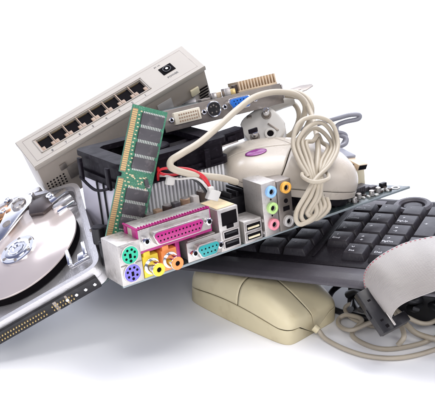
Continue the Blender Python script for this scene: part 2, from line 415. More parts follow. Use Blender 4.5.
# ================================================================== motherboard
b0 = at(122, 286, -85); b1 = at(410, 186, 30)
BX = (b1-b0); BY = cv(-.55, .2, .79)
fb = frame(b0, BX, BY); bl = BX.length; invb = fb.inverted()
mb = thing('motherboard', 'tilted green motherboard with its coloured rear ports facing the viewer', 'circuit board', fb)
poly = [(0, 0), (bl, 0), (bl-26, 46), (bl-56, 74), (150, 118), (24, 118)]
g = G(); g.prism(poly, -1.6, 0, .2); g.done('circuit_board', 'pcb', mb)
g = G(); g.box((bl/2, -.25, -.8), (bl-1, .4, 1.5), .1); g.done('board_edge', 'pcb_edge', mb)
g = G()   # thin edge strip and screw lug at the front corner
for (x, y) in ((bl-9, 5), (6, 26), (bl-34, 32)): g.ring((x, y, 0), (x, y, .35), 1.7, 3.3, 24, .05)
g.done('mounting_pad', 'steel', mb)
def shell_box(name, x0, x1, z0, z1, dp, m, bev=.5, y0=-2, parent=None):
    g = G(); g.box(((x0+x1)/2, y0+dp/2, (z0+z1)/2), (x1-x0, dp, z1-z0), bev); return g.done(name, m, parent or mb)
# keyboard and mouse sockets
ps = shell_box('socket_block', -.3, 14, 0, 25, 21, 'tin')
for zc, m_ in ((17.6, 'green_p'), (6.6, 'violet_p')):
    g = G(); g.ring((0, 0, 0), (0, -.7, 0), 5.2, 5.9, 36, .1); ri = g.done('round_socket', 'steel', ps); ri.location = (.0068, -.0019, zc*.001)
    g = G(); g.cyl((0, 0.2, 0), (0, -.5, 0), 5.25, seg=36)
    a = g.done('socket_face', m_, ri); 
    g = G()
    for an in (20, 65, 115, 160, 215, 325): g.cyl((3.3*math.cos(math.radians(an)), -.3, 3.3*math.sin(math.radians(an))), (3.3*math.cos(math.radians(an)), -.62, 3.3*math.sin(math.radians(an))), .75, seg=12)
    g.box((0, -.45, -.5), (1.6, .4, 2.6)); g.cyl((0, -.3, -3.6), (0, -.62, -3.6), .9, seg=12)
    g.done('pin_hole', 'hole', ri)
g = G(); g.box((7, -2.1, 12.1), (13.5, .5, .5)); g.done('shell_seam', 'bracket', ps)
# RCA jacks
for xc, m_, zc in ((20.0, 'yellow_p', 6.5), (32.5, 'orange_p', 6.5)):
    g = G(); g.box((xc, 5, 6.6), (10.4, 12, 13), .5); g.box((xc-2, 3, 14.6), (4.4, 8, 4), .4); a = g.done('audio_socket_body', m_, mb)
    g = G(); g.cyl((xc, -1, zc), (xc, -9.5, zc), 4.0, seg=30, ch=.3); g.ring((xc, -.9, zc), (xc, -2, zc), 3.9, 5, 30); g.done('socket_barrel', 'chrome', a)
    g = G(); g.ring((xc, -9.4, zc), (xc, -10.4, zc), 1.5, 3.9, 30, .4); g.done('socket_ring', m_, a)
    g = G(); g.cyl((xc, -9.5, zc), (xc, -9.75, zc), 1.55, seg=20); g.done('socket_hole', 'hole', a)
# parallel port
def dshape(w_, h, r=2.2, slant=1.6):
    """D-sub outline centred, wide at the top"""
    P = []
    for (cx, cy, a0, a1) in ((w_/2-r, h/2-r, -10, 90), (-w_/2+r, h/2-r, 90, 190), (-w_/2+r+slant, -h/2+r, 190, 270), (w_/2-r-slant, -h/2+r, 270, 350)):
        for k in range(6):
            t = math.radians(a0+(a1-a0)*k/5); P.append((cx+r*math.cos(t), cy+r*math.sin(t)))
    return P
def dsub(parent, xc, zc, W, H, wf, hf_, m_face, rows, y=-2.2):
    g = G(); g.box((xc, y, zc), (W, .9, H), .4); pl = g.done('port_plate', 'tin', parent)
    g = G(); g.prism(dshape(wf+1.6, hf_+1.6), 0, 5.0, .3, front(xc, y, zc)); g.done('port_shell', 'steel', pl)
    g = G(); g.prism(dshape(wf, hf_), 4.6, 5.6, .2, front(xc, y, zc)); g.done('port_face', m_face, pl)
    g = G()
    for n_, dz in rows:
        for k in range(n_):
            x = xc+(k-(n_-1)/2)*(wf-4)/(max(r_[0] for r_ in rows)-1); g.cyl((x, y-5.5, zc+dz), (x, y-5.72, zc+dz), .52, seg=10)
    g.done('pin_hole', 'hole', pl)
    for sx in (-1, 1):
        x = xc+sx*(W/2-3.2)
        g = G(); g.prism([(2.5*math.cos(k*PI/3), 2.5*math.sin(k*PI/3)) for k in range(6)], 0, 4.2, .3, front(x, y-.3, zc)); s_ = g.done('screw_post', 'chrome', pl)
        g = G(); g.cyl((x, y-4.4, zc), (x, y-4.62, zc), 1.3, seg=16); g.done('screw_hole', 'hole', s_)
    return pl
g = G(); g.box((38.5, 7.5, 16.6), (50.5, 17, 2.6), .4); g.box((38.5, .2, 30.3), (50.5, 1.4, 1.2), .3); g.box((13.8, 8, 30.3), (1.2, 16, 1.2), .3)
g.box((38.5, 14, 23), (50, 3, 13), .3); g.box((13.8, 2, 23), (1, 6, 14), .2); g.box((63.2, 2, 23), (1, 6, 14), .2)
for x in (40, 52): g.box((x, 4, 8), (3, 5, 15), .3)
pp = g.done('parallel_port', 'magenta', mb)
g = G(); g.box((38.5, 6.3, 23.6), (48.4, 12.5, 11.6), .5); g.done('port_body', 'dvi', pp)
g = G(); g.box((38.8, 8, 30.2), (48.2, 14, .9), .2); g.done('port_cover', 'tin', pp)
dsub(pp, 38.5, 23.4, 49, 12.6, 33, 7.2, 'magenta', [(13, 1.5), (12, -1.5)], y=-1)
g = G()
for k in range(26): g.box((15.5+k*1.86, -.4, 31.1), (.7, 2.4, .5))
g.done('comb_edge', 'magenta', pp)
# serial port
g = G(); g.box((56, 7, 7.2), (20, 15, 13), .5); sp = g.done('serial_port', 'tin', mb)
dsub(sp, 56, 7.3, 24.5, 12.4, 14.5, 7.2, 'teal', [(5, 1.4), (4, -1.4)], y=-2.4)
# LAN over USB
lan = shell_box('network_socket', 68, 83, 0, 27, 23, 'tin')
g = G(); g.box((75.5, 9, 27.2), (13, 18, .4), .1); g.done('sticker', 'label', lan)
g = G(); g.box((76, -2.1, 20.5), (11, .6, 8.5), .2); g.box((76, -2.1, 15.6), (5, .6, 3)); g.done('socket_hole', 'hole', lan)
for z in (10.3, 4.2):
    g = G(); t = plate_with_hole(rrect(-6, -2.6, 6, 2.6, .6), rrect(-5.2, -2, 5.2, 2, .4), 0, .8); g.merge(t, front(76, -1.9, z)); u = g.done('usb_socket', 'steel', lan)
    g = G(); g.box((76, -2.05, z), (10.4, .3, 4)); g.done('socket_hole', 'hole', u)
    g = G(); g.box((76, -2.4, z+.8), (8.6, .5, 1.2)); g.done('contact_tongue', 'white_pl' if z > 99 else 'black', u)
us = shell_box('usb_block', 86, 99.5, 0, 14.5, 16, 'tin')
for z in (10.4, 4.2):
    g = G(); t = plate_with_hole(rrect(-6, -2.6, 6, 2.6, .6), rrect(-5.2, -2, 5.2, 2, .4), 0, .9); g.merge(t, front(92.7, -1.9, z)); u = g.done('usb_socket', 'steel', us)
    g = G(); g.box((92.7, -2.05, z), (10.4, .3, 4)); g.done('socket_hole', 'hole', u)
    g = G(); g.box((92.7, -2.5, z-.6), (8.6, .6, 1.2)); g.done('contact_tongue', 'cream', u)
g = G(); g.box((99.8, -2.6, 12), (1, 2, 2), .2); g.box((99.8, -2.6, 4), (1, 2, 2), .2); g.done('shell_tab', 'steel', us)
# audio stack
au = shell_box('audio_block', 101.5, 113, 0, 35, 20, 'tin', .6)
au2 = shell_box('audio_block', 113.4, 124.5, 0, 33.5, 18, 'bracket', .5)
for xc, zc, m_, p_ in ((108, 28.7, 'blue_j', au), (108, 18, 'lime_j', au), (108, 7.2, 'pink_j', au), (119.5, 28.5, 'orange2', au2), (119.5, 6.2, 'grey_j', au2)):
    g = G(); g.ring((xc, -1.9, zc), (xc, -4.6, zc), 1.9, 3.7, 32, .5); j = g.done('audio_jack', m_, p_)
    g = G(); g.cyl((xc, -2, zc), (xc, -2.9, zc), 2.0, seg=20); g.done('jack_hole', 'hole', j)
    g = G(); g.ring((xc, -2.8, zc), (xc, -3.3, zc), 1.45, 1.95, 24, .1); g.done('jack_contact', 'steel', j)
for z in (23.4, 12.8):
    g = G(); g.cyl((108, -1.9, z), (108, -2.25, z), .6, seg=10); g.done('rivet', 'hole', au)
g = G(); g.cyl((119.5, -1.9, 19.5), (119.5, -2.3, 19.5), 1.5, seg=16); g.box((119.5, -2, 14.5), (5, .3, 3)); g.done('knockout', 'hole', au2)
# capacitors and coils behind the ports
k = 0
for x, y, h in ((35, 22, 29), (41.5, 23, 30), (48, 22.5, 31), (54.5, 23, 31), (61, 22.5, 32), (67.5, 22, 32), (74, 24, 33)):
    g = G()
    if k % 2: g.box((x, y, h/2), (4.4, 5, h), .5)
    else: g.cyl((x, y, 0), (x, y, h), 3.1, seg=24, ch=.5)
    c_ = g.done('capacitor', ['capcase', 'copperish', 'capcase', 'chip', 'copperish', 'grey_j', 'capcase'][k], mb)
    if not k % 2:
        g = G(); g.cyl((x, y, h-.1), (x, y, h+.25), 2.5, seg=24); g.done('capacitor_top', 'steel', c_)
    k += 1
# open right part of the board: slots, chips, connectors
g = G(); g.box((168, 30, 1.2), (20, 20, 2.4), .3); g.done('chip', 'chip', mb)
g = G(); g.box((bl-30, 25, 1.5), (17, 20, 3), .4); g.done('chip', 'chip', mb)
def b_uv(px, py, z=0):
    a = loc(at(px, py, -150), invb); b = loc(at(px, py, 250), invb); return a+(b-a)*((z-a.z)/(b.z-a.z))
q = b_uv(357, 186); print('socket', q)
g = G(); g.box((q.x, q.y, 8.5), (9, 8, 17), .6); g.box((q.x, q.y, 18), (6, 5.5, 3), .4); g.done('power_socket', 'cream', mb)
g = G(); g.box((108, 36, 11), (30, 26, 22), 1); g.box((104, 70, 9), (34, 30, 18), 1)
for k in range(6): g.box((96+k*5, 36, 23), (2, 24, 4), .3)
g.done('regulator_heatsink', 'black', mb)
g = G()
for (x, y, r_, h) in ((10, 36, 4, 16), (20, 42, 4, 18), (14, 52, 4.5, 20), (22, 62, 4, 15)): g.cyl((x, y, 0), (x, y, h), r_, seg=20, ch=.6)
g.done('capacitor_group', 'black', mb)
for k in range(3):
    g = G(); g.box((150, 26+k*9, 5), (46, 5, 10), .6); g.done('slot', 'black' if k else 'kb_palm', mb)
g = G(); g.box((180, 16, 1), (36, 6, 2), .3); o = g.done('slot', 'black', mb)
g = G(); g.box((138, 15, 3), (9, 9, 6), .5); g.done('heat_spreader', 'bracket', mb)
rs = None
for i in range(75):
    x = random.uniform(127, bl-14) if i < 60 else random.uniform(2, 18); y = random.uniform(2.5, 22 if x < 200 else 12) if i < 60 else random.uniform(20, 40)
    if rs is None:
        g = G(); g.box((0, 0, .6), (1.6, 2.6, 1.2), .2); rs = g.done('resistor', 'solder', mb); o = rs
        g = G(); g.box((0, 0, .75), (2.2, 2.4, 1.5), .2); rs2 = g.done('resistor', 'capcase', mb); rs2.location = (.131, .006, 0)
        g = G(); g.cyl((0, 0, 0), (0, 0, 4), 1.8, seg=16, ch=.3); rs3 = g.done('capacitor', 'tin', mb); rs3.location = (.15, .009, 0)
    else: o = dupe([rs, rs2, rs3, rs2, rs][i % 5])
    o.location = (x*.001, y*.001, 0); o.rotation_euler = (0, 0, random.choice((0, PI/2)))

for k, (px_, py_, dx, dy, h) in enumerate(((341, 199, 9, 4, 7), (350, 196, 5, 5, 9), (333, 206, 4, 8, 6), (359, 194, 10, 3, 5), (345, 203, 3, 3, 8), (372, 190, 6, 4, 3), (383, 188, 5, 3, 4), (326, 211, 7, 3, 5))):
    q = b_uv(px_, py_); g = G(); g.box((q.x, q.y, h/2), (dx, dy, h), .3)
    for j in range(int(dx/1.6)): g.box((q.x-dx/2+.8+j*1.6, q.y-dy/2-.2, h/2), (.5, .3, h*.8))
    g.done('pin_header', ('black', 'kb_palm', 'black', 'chip')[k % 4], mb)
# ================================================================== processor cooler on the board
fcl = fb @ Matrix.Translation((.027, .034, .0002)) @ Matrix.Diagonal((1.16, .92, 1, 1))
cl = thing('processor_cooler', 'finned aluminium processor cooler with black fan on top behind the green memory stick', 'cooler', fcl)
CW = 64
g = G(); g.box((CW/2, CW/2, 3), (CW, CW, 6), .4)
for k in range(27): g.box((2.4+k*(CW-4.8)/26, CW/2, 25), (1.1, CW, 39), 0)
g.done('heatsink', 'fin', cl)
g = G(); g.box((-.9, CW/2, 24), (1.4, CW-1, 40), .3); g.done('side_panel', 'panel', cl)
g = G()
for y in (26, 36): g.tube([(-2.2, y, 44), (-2.2, y+.5, 10), (-3, y+1, 2)], .6, 8)
g.done('retaining_wire', 'black', cl)
g = G(); g.box((-6, 31, 7), (7, 16, 9), .8); g.cyl((-10, 27, 2), (-10, 27, 14), 1.1); g.cyl((-10, 35, 2), (-10, 35, 14), 1.1); g.done('clip_lever', 'bracket', cl)
# fan frame: octagonal-holed box
g = G(); o_ = rrect(-2, -2, CW+2, CW+2, 5, 11); n_ = len(o_)
inn = []
for x, y in o_:
    a = math.atan2(y-CW/2, x-CW/2); inn.append((CW/2+31*math.cos(a), CW/2+31*math.sin(a)))
g.merge(plate_with_hole(o_, inn, 43, 47.5)); g.merge(plate_with_hole(o_, inn, 56.5, 60))
inn2 = [(CW/2+(x-CW/2)*.86, CW/2+(y-CW/2)*.86) for x, y in o_]
o2_ = [(CW/2+(x-CW/2)*.95, CW/2+(y-CW/2)*.95) for x, y in o_]
g.merge(plate_with_hole(o2_, inn2, 47.3, 56.7))
fr = g.done('fan_frame', 'fan', cl)
g = G()
g.cyl((CW/2, CW/2, 46), (CW/2, CW/2, 58), 11, seg=32, ch=.8)
for k in range(7):
    a = 2*PI*k/7
    g.grid(lambda i, j: Vector((CW/2+(10+i*19)*math.cos(a+j*.75+i*.2), CW/2+(10+i*19)*math.sin(a+j*.75+i*.2), 47.5+9*j)), 6, 6)
g.done('fan_rotor', 'fan', fr)
g = G()
for x in (14, 32, 50): g.box((x, -4.6, 50), (3.5, 1.6, 12), .4)
for y in (10, 52): g.box((-4.6, y, 50), (1.6, 5, 14), .4)
g.box((CW/2, -3.6, 44.2), (CW*.9, 1.2, 1.2), .3); g.tube([(-5, 10, 44), (-6, 30, 40), (-5, 54, 44)], .9, 8)
g.done('fan_clip', 'fan', cl)
g = G(); g.box((CW*.6, CW+6, 42), (CW, 7, 20), 1); g.done('duct', 'fan', cl)
invc = fcl.inverted()
def cabl(pts, r, name, m_, par, im, **kw):
    g = G(); g.tube([loc(p, im) for p in pts], r, **kw); return g.done(name, m_, par)
# fan wires and their white plug
cabl([at(158, 168, -48), at(160, 173, -58), at(172, 175, -60), at(188, 172, -60), at(200, 176, -60), at(208, 184, -60), at(213, 194, -60)], .85, 'wire', 'red', cl, invc)
cabl([at(158, 180, -50), at(160, 170, -60), at(175, 168, -62), at(192, 170, -61), at(205, 178, -60), at(212, 193, -58)], .8, 'wire', 'red', cl, invc)
cabl([at(159, 176, -50), at(166, 176, -60), at(178, 179, -61), at(194, 178, -61), at(204, 184, -61), at(211, 194, -59)], .75, 'wire', 'white_pl', cl, invc)
cabl([at(162, 170, -50), at(172, 172, -58), at(186, 176, -60), at(198, 182, -60), at(207, 193, -58)], .8, 'wire', 'cable_black', cl, invc)
g = G(); q = loc(at(213, 195, -60), invc); g.box(q, (7, 4, 6), .5, Matrix.Rotation(.5, 4, 'Y')); g.box(q+Vector((-1, 0, 3)), (3, 3, 5), .4); g.done('wire_plug', 'white_pl', cl)
g = G(); q = loc(at(170, 181, -62), invc); g.box(q, (5, 3, 5), .8, Matrix.Rotation(.4, 4, 'Y')); g.done('wire_clip', 'white_pl', cl)

# ================================================================== hard drive
h0 = at(-30, 339, -58); h1 = at(101, 264, -60)
fh = frame(h0, h1-h0, cv(-.316, .47, .823)); HW = (h1-h0).length; HL = 104
hd = thing('hard_drive', 'opened hard drive with bare round platter tilted up against the motherboard', 'hard drive', fh)
def h_uv(px, py, z=0):   # pixel onto the plane z of the drive
    a = loc(at(px, py, -150), fh.inverted()); b = loc(at(px, py, 300), fh.inverted()); return a+(b-a)*((z-a.z)/(b.z-a.z))
qa = h_uv(14, 197); qb = h_uv(40, 192)
def rounded(P, R_, n=7):
    out = []; N_ = len(P)
    for i in range(N_):
        p, a, b = Vector(P[i]), Vector(P[i-1]), Vector(P[(i+1) % N_]); r = R_[i]
        p0, p1 = p+(a-p).normalized()*r, p+(b-p).normalized()*r
        for k in range(n+1):
            t = k/n; out.append(tuple(p0*(1-t)**2+p*2*t*(1-t)+p1*t*t))
    return out
def inset(P, d):
    out = []; N_ = len(P)
    for i in range(N_):
        a, b = Vector(P[i-1]), Vector(P[(i+1) % N_]); t = (b-a).normalized(); out.append((P[i][0]-t.y*d, P[i][1]+t.x*d))
    return out
cor = [(0, 0), (HW, 0), (HW, HL), (qb.x, qb.y), (qa.x, qa.y), (0, qa.y+4)]
out = rounded(cor, [9, 11, 9, 10, 8, 12]); inn = inset(out, 3.4)
print('hdd', HW, qa, qb)
g = G()
g.merge(plate_with_hole(out, inn, -8, 0)); g.prism(out, -13.5, -7.5, 0)
g.done('casting', 'alu', hd)
g = G(); g.merge(plate_with_hole(inset(out, 3.2), inset(out, 5.2), -7.6, -2.6)); g.done('inner_ledge', 'alu', hd)
pcx, pcy = 0, 0
pc = h_uv(19.5, 252, -1); print('platter centre', pc, HW)
PR = 43
for z, r in ((-.4, PR),):
    g = G(); g.lathe([(0, z-.6), (r-.15, z-.6), (r, z-.45), (r, z+.45), (r-.15, z+.6), (0, z+.6)], Matrix.Translation((pc.x, pc.y, 0)), 128); g.done('platter', 'platter', hd, 50)
g = G(); g.ring((pc.x, pc.y, -6.5), (pc.x, pc.y, -1.2), PR-4, PR-.8, 96, .1); g.done('platter_shade_ring', 'hole', hd)  # black ring standing in for the shade beneath the platter edge
g = G(); g.lathe([(0, 0), (12.6, 0), (12.8, 1.2), (12.2, 1.6), (9.6, 1.6), (9.2, 2.2), (8.2, 2.6), (6.6, 2.6), (6.2, 1.9), (5.2, 1.9), (4.9, 2.8), (3.2, 2.8), (2.6, 2.0), (0, 2.0)], Matrix.Translation((pc.x, pc.y, .2)), 64); hub = g.done('spindle_hub', 'chrome', hd, 30)
g = G()
for k in range(6):
    a = k*PI/3+.3; x, y = pc.x+10.7*math.cos(a), pc.y+10.7*math.sin(a); g.cyl((x, y, 1.5), (x, y, 2.1), 1.15, seg=14)
g.done('hub_screw', 'bracket', hub)
# bracket clips at the front right of the platter
q = h_uv(72, 263, -1)
g = G(); g.box((q.x-1, q.y+5, 0), (2.6, 17, 2.4), .6); g.box((q.x+10, q.y+7, -1), (2.6, 15, 2.4), .6); g.box((q.x+5, q.y-2.5, -2), (13, 2, 2), .5); g.box((q.x+7, q.y+4, -3), (7, 8, 2), .8); g.done('platter_clamp', 'chrome', hd)
# actuator arm
pv = h_uv(20, 206, 2)
tip = h_uv(-8, 250, 2)
g = G(); d = (tip-pv); d.z = 0; L_ = d.length; d.normalize(); nrm = Vector((-d.y, d.x, 0))
P = []
for k in range(13):
    a = PI/2+PI*k/12; r = 10.5; P.append(pv-d*0+(d*math.cos(a)*r+nrm*math.sin(a)*r))
P += [pv+d*14-nrm*7.5, pv+d*L_-nrm*3, pv+d*L_+nrm*3, pv+d*14+nrm*7.5]
g.prism([(p.x, p.y) for p in P], 1.2, 3.4, .5); arm = g.done('actuator_arm', 'chrome', hd)
g = G(); g.lathe([(0, 0), (5.8, 0), (5.8, 1.4), (5.2, 2), (3.6, 2), (3.4, 1.2), (0, 1.2)], Matrix.Translation((pv.x, pv.y, 3.3)), 40)
g.done('pivot_bearing', 'steel', arm)
g = G()
for k in range(5):
    a = k*2*PI/5; g.cyl((pv.x+4.4*math.cos(a), pv.y+4.4*math.sin(a), 5.1), (pv.x+4.4*math.cos(a), pv.y+4.4*math.sin(a), 5.6), .6, seg=8)
q2 = pv+d*19; g.cyl((q2.x, q2.y, 3.3), (q2.x, q2.y, 3.7), 3.2, seg=20)
g.done('bearing_screw', 'bracket', arm)
q = h_uv(41, 206, 1); g = G(); g.prism([(q.x-9, q.y-5), (q.x+1, q.y-12), (q.x+9, q.y-9), (q.x+5, q.y+7), (q.x-8, q.y+10)], -2, 3, .6); g.done('voice_coil', 'brown_magnet', hd)
for (ax, ay, bx, by, wd, m_) in ((46, 204, 66, 189, 7, 'chrome'), (52, 208, 71, 195, 5, 'alu'), (57, 212, 74, 200, 3.5, 'chrome')):
    a, b = h_uv(ax, ay, 1), h_uv(bx, by, 1); v = b-a; g = G(); rot = Matrix.Rotation(math.atan2(v.y, v.x), 4, 'Z'); g.box(((a.x+b.x)/2, (a.y+b.y)/2, -1), (v.length, wd, 5), 1.1, rot); g.done('magnet_bar', m_, hd)
for px, py in ((8, 200), (30, 196), (50, 196), (4, 211)):
    q = h_uv(px, py, 1); g = G(); g.lathe([(0, 0), (3.4, 0), (3.4, 1.2), (2.8, 1.7), (1.4, 1.7), (1.2, .9), (0, .9)], Matrix.Translation((q.x, q.y, .5)), 24); g.done('screw', 'chrome', hd)
g = G(); q = h_uv(22, 193, 0); g.prism(rrect(q.x-30, q.y-8, q.x+14, q.y-1, 3), -6, -1, .8); g.done('top_plate', 'alu', hd)
g = G(); q = h_uv(3, 214, 0); g.box((q.x, q.y, -1), (10, 14, 5), .8); g.box((q.x+6, q.y-6, 0), (5, 5, 7), .6); g.done('ribbon_clip', 'copper', hd)
# connector strip on the front
g = G(); g.box((HW/2-3, -.8, -8.8), (HW-8, 3.4, 8.2), .4); cs = g.done('connector_strip', 'black', hd)
g = G(); g.prism(rrect(1, 2, HW-1, 60, 4), -15.4, -13.8, .2); g.done('circuit_board', 'pcb', hd)
pin0 = None
for k in range(30):
    for z in (-7.4, -10.2):
        x = 6+k*1.95+(3.5 if k > 21 else 0)
        if pin0 is None:
            g = G(); g.box((0, 0, 0), (.7, 1.6, .7), .15); pin0 = g.done('pin', 'gold', cs); o = pin0
        else: o = dupe(pin0)
        o.location = (x*.001, -.0028, z*.001)
for k in range(4):
    g = G(); x = HW-29+k*6.4; g.cyl((x, -2.4, -8.8), (x, -3.3, -8.8), 1.1, seg=16, ch=.25); g.done('power_pin', 'chrome', cs)
g = G(); g.box((HW-36.5, -2.2, -8.8), (2.4, 1.6, 7.4), .3); g.box((62.5, -2.2, -8.8), (1.6, 1.4, 7.4), .3); g.done('divider', 'bracket', cs)

# ================================================================== memory stick
r0 = at(104, 243, -69); r1 = at(133, 104, -72); rw = at(124+10, 253, -50)
RY_ = (r1-r0)
fr_x = cv(18, -9.3, 14); fr_x -= RY_*(fr_x.dot(RY_)/RY_.length_squared); fr_ = frame(r0, fr_x, RY_); RL = RY_.length; RW = 24
rm = thing('memory_module', 'green memory stick with dark chips and gold contacts leaning on the cooler', 'memory stick', fr_)
# here x runs across the stick, y along it, z towards the viewer or away
zs = -1 if (fr_.to_3x3() @ Vector((0, 0, 1))).dot(FW) > 0 else 1
g = G(); pl = [(0, 0), (RW, 0), (RW, RL), (0, RL), (0, RL*.50+1.5), (2.4, RL*.50+1), (2.4, RL*.50-1), (0, RL*.50-1.5)]
g.prism(pl, -.6, .6, 0); g.done('circuit_board', 'pcb_ram', rm)
pin = None
n_ = 84
g = G(); g.box((1.9, RL*.25, zs*.75), (3.6, RL*.5-4, .25)); g.box((1.9, RL*.75, zs*.75), (3.6, RL*.5-4, .25)); ga = g.done('contact_strip', 'copperish', rm)
g = G()
for k in range(62):
    y = 3+k*(RL-6)/61
    if abs(y-RL/2) > 2.4: g.box((1.9, y, zs*.92), (3.3, (RL-6)/61*.55, .12))
g.done('contact_finger', 'gold', ga)
ys = [RL*.065, RL*.205, RL*.345, RL*.585, RL*.71, RL*.83, RL*.95-1]
for y in [.165, .268, .373, .60, .705, .81, .915]:
    y = y*RL
    g = G(); g.box((RW-9.5, y, zs*1.2), (15.4, RL*.083, 1.3), .2); c_ = g.done('memory_chip', 'chip', rm)
    g = G()
    for k in range(12):
        for s_ in (-1, 1): g.box((RW-15.9+k*1.16, y+s_*RL*.0475, zs*.85), (.7, RL*.013, .5))
    g.done('chip_leg', 'solder', c_)
g = G(); g.box((RW-4.5, RL*.47, zs*1), (2.6, 5, 1.2), .2, Matrix.Rotation(.5, 4, 'Z')); g.done('small_chip', 'chip', rm)
g = G()
for k in range(34):
    g.box((random.uniform(4.6, 6.2), 3+k*(RL-6)/33, zs*.8), (1.1, .7, .5))
for k in range(26): g.box((random.uniform(7, RW-3), RL*.45+random.uniform(-4, 5), zs*.8), (.6+random.random(), .7, .5))
g.done('resistor_row', 'label', rm)
g = G()
for y in (RL*.2, RL*.45, RL-3.5): g.cyl((RW-2.2, y, zs*.6), (RW-2.2, y, zs*.75), 1.1, seg=14)
g.done('solder_pad', 'steel', rm)

# ================================================================== network switch
s0 = at(35, 168, 15); s1 = at(205, 67, 50)
SX = s1-s0
fs = frame(s0, SX, cv(.15, -.66, .73)); SL = SX.length; SH = 32; SD = 40
# x along the length, y into the body (away from the face), z: up or down the face
zd = 1 if (fs.to_3x3() @ Vector((0, 0, 1))).dot(UP) > 0 else -1
print('switch zd', zd, SL)
sw = thing('network_switch', 'beige eight port network switch standing at a slant behind the pile', 'network switch', fs)
def sb(g, x, y, z, dx, dy, dz, bev=0): g.box((x, y, zd*z), (dx, dy, dz), bev)
g = G(); sb(g, SL/2, SD/2+.8, SH/2, SL-1.2, SD, SH-1.2, .6); g.done('case', 'case_side', sw)
g = G()   # front bezel with a slot for the sockets
f0, f1, z0_, z1_ = 11.5, SL*.70, 9.5, 23
for (xa, xb, za, zb) in ((0, f0, 0, SH), (f1, SL, 0, SH), (f0, f1, 0, z0_), (f0, f1, z1_, SH)):
    sb(g, (xa+xb)/2, 0, (za+zb)/2, xb-xa, 2.2, zb-za)
bz = g.done('front_bezel', 'beige_case', sw)
g = G(); sb(g, SL/2, 1.0, .2, SL+.8, 3.6, .8, .3); sb(g, SL/2, 1.0, SH-.1, SL+.8, 3.6, .8, .3); sb(g, .1, 1.0, SH/2, .8, 3.6, SH-.8, .3); sb(g, SL-.1, 1.0, SH/2, .8, 3.6, SH-.8, .3); g.done('bezel_rim', 'beige_case', sw)
g = G()
sb(g, (f0+f1)/2, -1.3, z0_-1, f1-f0+3, .5, .6); sb(g, (f0+f1)/2, -1.3, z1_+1.1, f1-f0+3, .5, .6); sb(g, f0-1.2, -1.3, (z0_+z1_)/2, .6, .5, z1_-z0_+2.6); sb(g, f1+1.2, -1.3, (z0_+z1_)/2, .6, .5, z1_-z0_+2.6)
g.done('socket_frame', 'case_side', bz)
g = G()
sb(g, SL/2, -1.12, 3.6, SL-8, .12, .35); sb(g, SL/2, -1.12, SH-3.2, SL-8, .12, .35); sb(g, 4, -1.12, SH/2, .35, .12, SH-7); sb(g, SL-4, -1.12, SH/2, .35, .12, SH-7)
g.done('panel_line', 'bracket', bz)
pw_ = (f1-f0)/8
for k in range(8):
    xc = f0+pw_*(k+.5)
    g = G(); sb(g, xc, 1.0, 16.2, pw_, .3, z1_-z0_)
    sb(g, xc-pw_/2+.35, -.1, 16.2, .7, 1.8, z1_-z0_)
    sb(g, xc-pw_/2+1.6, -.0, 11.5, 2.8, 1.8, 4, .2); sb(g, xc+pw_/2-1.6, -.0, 11.5, 2.8, 1.8, 4, .2)
    p_ = g.done('network_socket', 'copperish', sw)
    g = G(); sb(g, xc+.2, .75, 18, pw_-1.6, .3, 9); sb(g, xc+.2, .72, 12.6, pw_-6, .3, 4.8); g.done('socket_hole', 'hole', p_)
    g = G()
    for q in range(8): sb(g, xc-2.8+q*.8, .5, 22.3, .25, .4, 1.2)
    g.done('contact', 'dullgold', p_)
    tm = Matrix.Translation((xc, -1.16, zd*5.2)) @ RX90
    text(str(8-k), 3., 'number', 'ink', bz, tm if zd > 0 else tm @ Matrix.Rotation(PI, 4, 'Z'))
xj = SL*.845
g = G(); sb(g, xj, -1.15, 17.5, 10.5, .6, 8.6, .2); j = g.done('power_jack', 'hole', sw)
g = G(); g.ring((xj, -1.3, zd*17.5), (xj, -1.9, zd*17.5), 2.6, 3.3, 24, .1); g.done('jack_rim', 'black', j)
g = G(); g.cyl((xj, -1.2, zd*17.5), (xj, -2.2, zd*17.5), .9, seg=14); g.done('jack_pin', 'chrome', j)
text('POWER', 2.6, 'lettering', 'ink', bz, Matrix.Translation((xj, -1.16, zd*9)) @ RX90)
text('5V 1A', 2.0, 'lettering', 'ink', bz, Matrix.Translation((xj-4, -1.16, zd*25.5)) @ RX90)
# things on the underside (facing down and towards the viewer)
g = G(); sb(g, SL-13, 15, -.8, 7, 6, 1.8, .5); g.done('rubber_foot', 'cream', sw)
g = G()
for k in range(6): sb(g, SL-6-k*.0, 17+k*2.6, 0, 8, 1.1, .5)
g.done('vent_slot', 'hole', sw)
g = G(); sb(g, SL-21, 24, -.1, 14, 9, .6, .2); g.done('wall_mount_plate', 'steel', sw)
g = G(); sb(g, SL-38, 14, -.1, 12, 11, .4, .1); g.done('sticker', 'grey_j', sw)
g = G(); sb(g, 18, 12, -.3, 5, 5, 1, .2); sb(g, 26, 20, -.3, 13, 12, .8, .2); g.done('moulded_recess', 'bracket', sw)
g = G()
for a in range(6):
    for b in range(4): g.cyl((3+a*2.6, 19+b*2.6, zd*.7), (3+a*2.6, 19+b*2.6, zd*.3), .7, seg=8)
g.done('vent_hole', 'hole', sw)

